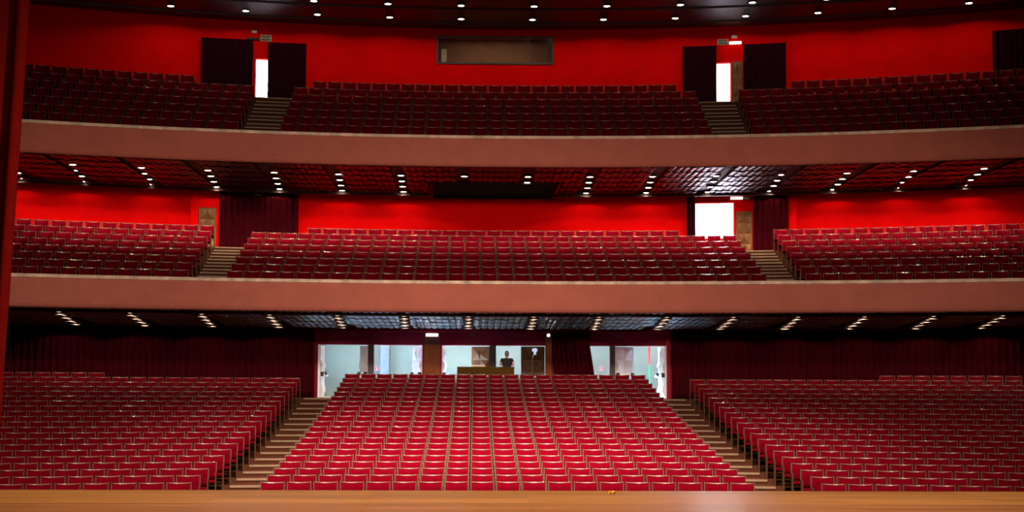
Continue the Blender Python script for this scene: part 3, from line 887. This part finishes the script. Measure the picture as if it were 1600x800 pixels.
def tube_lamp(h, y0, label, lit=True):
    x0, x1, z0, z1 = h; xc = (x0 + x1) / 2; W = x1 - x0; H = z1 - z0
    o = empty('emergency_lamp', C(xc, y0, (z0 + z1) / 2), ang(xc)); tag(o, label, 'lamp')
    mb = MB(); mb.box(-W / 2, W / 2, -.03, 0, -H / 2, H / 2); mb.build('base', M['chrome'] if lit else M['sign_black'], o)
    t = MB(); t.tube([(-W / 2 + .01, -.06, 0), (-W / 2 + .04, -.06, 0), (W / 2 - .04, -.06, 0), (W / 2 - .01, -.06, 0)], [H * .25, H * .42, H * .42, H * .25], 10)
    d = t.build('diffuser', M['tube'] if lit else M['sign_black'], o, smooth=True)
sign('exit_sign', rect(407, 424, 55, 64.5, WU - .01), WU - .01, 'small dark SAÍDA exit sign above the left upper doorway', M['sign_black'], M['sign_cream'], 'SAÍDA')
sign('exit_sign', rect(1121, 1138, 61.5, 70, WU - .01), WU - .01, 'small dark SAÍDA exit sign above the right upper doorway', M['sign_black'], M['sign_cream'], 'SAÍDA')
tube_lamp(rect(385, 405, 59, 63.5, WU - .01), WU - .01, 'unlit dark emergency lamp left of the left exit sign', False)
tube_lamp(rect(1139, 1159, 65, 69.5, WU - .01), WU - .01, 'lit white emergency lamp right of the right exit sign')
sign('wall_plate', rect(393, 402, 47.5, 52, WU - .01), WU - .01, 'tiny pale plate on the red wall above the left upper doorway', M['sign_white'], M['sign_red'], None, True)
sign('wall_plate', rect(1143, 1152, 55, 59.5, WU - .01), WU - .01, 'tiny pale plate on the red wall above the right upper doorway', M['sign_white'], M['sign_red'], None, True)
tube_lamp(rect(1141, 1161, 307.5, 312, WM - .01), WM - .01, 'lit emergency lamp above the bright lower balcony doorway')
sign('exit_sign', rect(1162, 1172, 307.5, 312, WM - .01), WM - .01, 'small grey sign right of the lamp above the lower balcony doorway', M['sign_cream'], M['sign_black'], None, True)
tube_lamp(rect(398, 410, 301.5, 306, yMc - .15), yMc - .15, 'unlit dark emergency lamp above the left lower balcony curtain', False)
tube_lamp(rect(665, 685, 520.8, 526, WS - .11), WS - .11, 'lit white emergency lamp on top of the wooden pier between the doors')
tube_lamp(rect(854.5, 859.5, 521.5, 526.5, WS - .11), WS - .11, 'small lit lamp at the left edge of the gathered curtain')
sign('exit_sign', rect(666, 684, 527, 534, WS - .102), WS - .102, 'dim SAÍDA exit sign on the wooden pier under the lit lamp', M['sign_black'], M['dark_red'], 'SAÍDA')
for a, b, c, d, lb in ((584, 594, 522.5, 526.5, 'small unlit oval fitting above the left pair of doors'), (732, 742, 522, 526, 'small unlit oval fitting above the central doors'), (961, 972, 524, 528.5, 'small unlit oval fitting above the right pair of doors')):
    x0, x1, z0, z1 = rect(a, b, c, d, WS - .005); xc = (x0 + x1) / 2
    mb = MB(); W = x1 - x0; H = z1 - z0
    n = 14
    vs = [(W / 2 * math.cos(2 * PI * i / n), y, H / 2 * math.sin(2 * PI * i / n)) for y in (0, -.05) for i in range(n)]
    mb.add(vs, [tuple(range(n)), tuple(range(n, 2 * n))[::-1]] + [(i, (i + 1) % n, n + (i + 1) % n, n + i) for i in range(n)])
    o = bevel(mb.build('wall_fitting', M['pillar_wood']), .01); o.location = C(xc, WS - .005, (z0 + z1) / 2); o.rotation_euler = (0, 0, ang(xc)); tag(o, lb, 'wall fitting')
# signs on the corridor wall
yC = 55.98
def fire(px0, px1, lb):
    h = rect(px0, px1, 572.5, 579, yC); o = sign('extinguisher_sign', h, yC, lb, M['sign_red'], M['sign_white'], None, True)
    W, H = h[1] - h[0], h[3] - h[2]
    b = MB(); b.box(-W * .1, W * .12, -.036, -.03, -H * .3, H * .15); b.box(-W * .04, W * .06, -.036, -.03, H * .15, H * .3); b.box(-W * .2, -W * .04, -.036, -.03, H * .16, H * .24); b.build('pictogram', M['sign_white'], o)
fire(585.5, 592, 'red extinguisher sign on the corridor wall left of the concrete pillar')
fire(936, 942, 'red extinguisher sign on the corridor wall behind the right doors')
sign('poster', rect(1012.5, 1016, 541, 569, 55.5), 55.5, 'narrow red banner strip in the corridor beside the right doorway', M['sign_red'], M['sign_red'], None, False, 'poster')
sign('poster', rect(1012.5, 1016, 571, 600, 55.5), 55.5, 'narrow green banner strip below the red one in the corridor', M['sign_green'], M['sign_green'], None, False, 'poster')

# ------------------------------------------------------------------ desk, person, stand
yK = 51.05
x0, x1 = X_(715, 578, yK), X_(803, 578, yK); zT = Z_(760, 572.3, yK)
t = empty('control_desk', (0.5 * (x0 + x1), yK, FZ)); tag(t, 'wide brown control desk behind the last row of the centre block', 'desk')
hw = (x1 - x0) / 2; h = zT - FZ
mb = MB(); mb.box(-hw, hw, 0, .03, .02, h - .02); bevel(mb.build('front_panel', M['desk'], t), .004)
for s in (-1, 1):
    mb = MB(); mb.box(s * hw - .015, s * hw + .015, .03, .36, 0, h - .02); mb.build('side_panel', M['desk'], t)
mb = MB(); mb.box(-hw - .02, hw + .02, .03, .38, h - .05, h - .02); mb.build('desk_top', M['desk'], t)
mb = MB(); mb.box(-hw - .06, hw + .06, -.06, -.001, h - .37, h - .32); mb.build('ledge', M['desk_pale'], t)['label'] = 'pale ledge along the front'
p = at(747, 571, yK + .2)
t2 = empty('laptop', (p.x, yK + .2, zT - .02)); tag(t2, 'flat pale object lying on the brown control desk', 'laptop')
mb = MB(); mb.box(-.23, .23, -.16, .16, 0, .03); bevel(mb.build('base', M['desk_pale'], t2), .008)
mb = MB(); mb.box(-.22, .22, -.15, .15, .031, .055); bevel(mb.build('lid', M['sign_cream'], t2), .01)

def ico(bm, c, r, s=(1, 1, 1)):
    bmesh.ops.create_icosphere(bm, subdivisions=3, radius=r, matrix=Matrix.Translation(c) @ Matrix.Diagonal((*s, 1)))
def skin_obj(name, verts, edges, radii, mt, parent=None, sub=2, root=0):
    me = bpy.data.meshes.new(name); me.from_pydata(verts, edges, [])
    o = bpy.data.objects.new(name, me); COL.objects.link(o)
    o.modifiers.new('skin', 'SKIN')
    sv = me.skin_vertices[0].data if me.skin_vertices else None
    if sv is None:
        bm = bmesh.new(); bm.from_mesh(me); bm.verts.layers.skin.verify(); bm.to_mesh(me); bm.free(); sv = me.skin_vertices[0].data
    for i, r in enumerate(radii):
        sv[i].radius = r if isinstance(r, tuple) else (r, r)
    sv[root].use_root = True
    ss = o.modifiers.new('sub', 'SUBSURF'); ss.levels = sub; ss.render_levels = sub
    dg = bpy.context.evaluated_depsgraph_get()
    m2 = bpy.data.meshes.new_from_object(o.evaluated_get(dg)); m2.name = name
    bpy.data.objects.remove(o)
    m2.materials.clear(); m2.materials.append(mt)
    for p_ in m2.polygons: p_.use_smooth = True
    o = bpy.data.objects.new(name, m2); COL.objects.link(o)
    if parent: o.parent = parent
    return o
pp = at(792, 560, 51.85)
HT = Z_(792, 548.5, 51.85) - FZ           # standing height
per = empty('person', (pp.x, 51.85, FZ)); tag(per, 'person with dark hair and dark glasses in a black t-shirt standing behind the desk', 'person')
S = HT / 1.72
HZ = (zT - FZ) / S + .025                  # hands rest on the desk top
def V3(x, y, z): return (x * S, y * S, z * S)
# body: pelvis, spine, neck, head core, arms, legs, fingers in one skin
bv = []; be = []; br = []
def node(p_, r, par=None):
    bv.append(V3(*p_)); br.append((r[0] * S, r[1] * S) if isinstance(r, tuple) else r * S)
    if par is not None: be.append((par, len(bv) - 1))
    return len(bv) - 1
pel = node((0, 0, .93), (.15, .11)); sp1 = node((0, .01, 1.10), (.145, .10), pel); sp2 = node((0, .0, 1.27), (.165, .115), sp1); che = node((0, 0, 1.38), (.14, .10), sp2)
nk = node((0, -.005, 1.47), .058, che); nk2 = node((0, -.015, 1.53), .055, nk)
for s in (-1, 1):
    sh = node((s * .17, 0, 1.39), .065, che); el = node((s * .25, -.06, max(1.14, HZ + .02)), .044, sh)
    wr = node((s * .225, -.27, HZ + .015), .028, el); pm = node((s * .215, -.35, HZ), (.036, .016), wr)
    for k, (fx, ln) in enumerate(((-.03, .075), (-.01, .085), (.01, .08), (.028, .06))):
        f1 = node((s * .215 + fx, -.39, HZ), .0095, pm); f2 = node((s * .215 + fx * 1.15, -.39 - ln * .55, HZ + .002), .0085, f1); node((s * .215 + fx * 1.2, -.39 - ln, HZ - .008), .0075, f2)
    t1 = node((s * .215 - s * .04, -.33, HZ - .004), .011, pm); node((s * .215 - s * .06, -.37, HZ - .008), .009, t1)
    hp = node((s * .09, 0, .86), .095, pel); kn = node((s * .10, -.01, .48), .062, hp); an = node((s * .10, .01, .09), .042, kn); node((s * .105, -.13, .035), (.042, .03), an)
body = skin_obj('body', bv, be, br, M['skin'], per)
# head
hm = bpy.data.meshes.new('head'); bm = bmesh.new()
bmesh.ops.create_uvsphere(bm, u_segments=24, v_segments=18, radius=1)
for v in bm.verts:
    x, y, z = v.co
    if z < -.2: 
        k = 1 - .32 * (-z - .2); x *= k; y = y * k - .12 * (-z - .2)
    if y < 0: y *= .95
    v.co = (x * .078 * S, y * .098 * S, z * .118 * S)
bmesh.ops.translate(bm, verts=bm.verts, vec=V3(0, -.02, 1.602))
def blob(c, r, sc_):
    bmesh.ops.create_uvsphere(bm, u_segments=10, v_segments=8, radius=r * S, matrix=Matrix.Translation(V3(*c)) @ Matrix.Diagonal((*sc_, 1)))
blob((0, -.122, 1.585), .016, (.8, 1, 1.5)); blob((0, -.110, 1.545), .02, (1.3, .5, .35))
for s in (-1, 1): blob((s * .079, -.01, 1.595), .026, (.35, .8, 1.2))
bm.to_mesh(hm); bm.free(); hm.materials.append(M['skin'])
for p_ in hm.polygons: p_.use_smooth = True
ho = bpy.data.objects.new('head', hm); COL.objects.link(ho); ho.parent = per
hm = bpy.data.meshes.new('hair'); bm = bmesh.new(); bmesh.ops.create_uvsphere(bm, u_segments=24, v_segments=18, radius=1)
for v in list(bm.verts):
    if v.co.z < -.35 or (v.co.y < -.55 and v.co.z < .5) or (v.co.z < .15 and v.co.y < -.1): bm.verts.remove(v)
for v in bm.verts: v.co = Vector((v.co.x * .085 * S, v.co.y * .106 * S, v.co.z * .126 * S)) + Vector(V3(0, -.015, 1.604))
bmesh.ops.solidify(bm, geom=bm.faces[:], thickness=.008)
bm.to_mesh(hm); bm.free(); hm.materials.append(M['hair'])
o = bpy.data.objects.new('hair', hm); COL.objects.link(o); o.parent = per
mb = MB()
for s in (-1, 1): mb.box(s * .036 * S - .028 * S, s * .036 * S + .028 * S, -.132 * S, -.118 * S, 1.597 * S, 1.632 * S)
mb.box(-.01 * S, .01 * S, -.13 * S, -.12 * S, 1.615 * S, 1.622 * S)
for s in (-1, 1): mb.box(s * .076 * S - .006, s * .076 * S + .006, -.12 * S, .0, 1.612 * S, 1.62 * S)
mb.build('glasses', M['black'], per)
# clothes
cv = []; ce = []; cr = []
def cn(p_, r, par=None):
    cv.append(V3(*p_)); cr.append((r[0] * S, r[1] * S) if isinstance(r, tuple) else r * S)
    if par is not None: ce.append((par, len(cv) - 1))
    return len(cv) - 1
a = cn((0, 0, .92), (.172, .13)); b = cn((0, .01, 1.10), (.165, .12), a); c = cn((0, 0, 1.27), (.185, .135), b); d = cn((0, 0, 1.38), (.158, .12), c); cn((0, -.003, 1.455), .075, d)
for s in (-1, 1):
    e = cn((s * .172, 0, 1.392), .08, d); cn((s * .235, -.02, 1.20), .064, e)
skin_obj('shirt', cv, ce, cr, M['shirt'], per)
cv = []; ce = []; cr = []
a = cn((0, 0, .93), (.165, .125))
for s in (-1, 1):
    hp = cn((s * .09, 0, .85), .108, a); kn = cn((s * .10, -.01, .48), .076, hp); cn((s * .10, .01, .10), .06, kn)
skin_obj('trousers', cv, ce, cr, M['trousers'], per)
mb = MB()
for s in (-1, 1): mb.box(s * .105 * S - .05, s * .105 * S + .05, -.2 * S, .07 * S, .0, .075)
bevel(mb.build('shoes', M['black'], per), .02)

# tripod stand with a clip-on device
ps = at(832, 585, 51.5)
t = empty('tripod_stand', (ps.x, 51.5, FZ)); tag(t, 'slim black tripod stand with bluish device on top before the closed door', 'tripod stand')
zt_ = Z_(832, 553, 51.5) - FZ
mb = MB(); mb.tube([(0, 0, .25), (0, 0, .8), (.0, 0, zt_ * .93)], [.018, .016, .012]); mb.build('pole', M['black'], t, smooth=True)
for k in range(3):
    a_ = PI / 2 + k * 2 * PI / 3 + .3
    mb = MB(); mb.tube([(0, 0, .72), (.24 * math.cos(a_), .24 * math.sin(a_), .3), (.36 * math.cos(a_), .36 * math.sin(a_), .01)], .012); mb.build('leg', M['black'], t, smooth=True)
mb = MB(); mb.box(-.05, .05, -.05, .05, .68, .76); bevel(mb.build('collar', M['black'], t), .01)
mb = MB(); mb.tube([(0, 0, zt_ * .92), (.06, 0, zt_), (.12, -.02, zt_ + .1), (.1, -.03, zt_ + .22)], .02); mb.build('arm', M['chrome'], t, smooth=True)
mb = MB(); mb.box(-.02, .17, -.1, -.05, zt_ + .08, zt_ + .19); mb.box(.03, .13, -.1, -.05, zt_ - .04, zt_ + .08); hd = bevel(mb.build('device', M['stand_blue'], t), .02); hd['label'] = 'bluish glinting device'
mb = MB(); mb.tube([(-.28, -.04, zt_ + .26), (-.1, -.05, zt_ + .22), (.1, -.06, zt_ + .26), (.3, -.04, zt_ + .26)], .014); mb.build('cross_bar', M['black'], t, smooth=True)

# scrap of yellow tape on the stage
q = ray(956, 773); tt = -CAM.z / q.z; P = CAM + q * tt
mb = MB(); vs = []
for j in range(4):
    for i in range(5):
        vs.append((-.05 + .025 * i, -.04 + .027 * j, .004 + .05 * abs(math.sin(1.3 * i + 2.1 * j))))
n0 = len(vs); vs += [(a_, b_, c_ + .004) for a_, b_, c_ in vs]
fs = []
for j in range(3):
    for i in range(4):
        k = j * 5 + i; fs.append((k, k + 1, k + 6, k + 5)); fs.append((n0 + k, n0 + k + 5, n0 + k + 6, n0 + k + 1))
for i in range(4): fs.append((i, n0 + i, n0 + i + 1, i + 1)); k = 15 + i; fs.append((k, k + 1, n0 + k + 1, n0 + k))
for j in range(3): k = 5 * j; fs.append((k, k + 5, n0 + k + 5, n0 + k)); k += 4; fs.append((k, n0 + k, n0 + k + 5, k + 5))
mb.add(vs, fs); o = mb.build('tape_scrap', M['yellow']); o.location = (P.x, P.y, 0); tag(o, 'small crumpled yellow scrap lying near the stage edge', 'scrap')
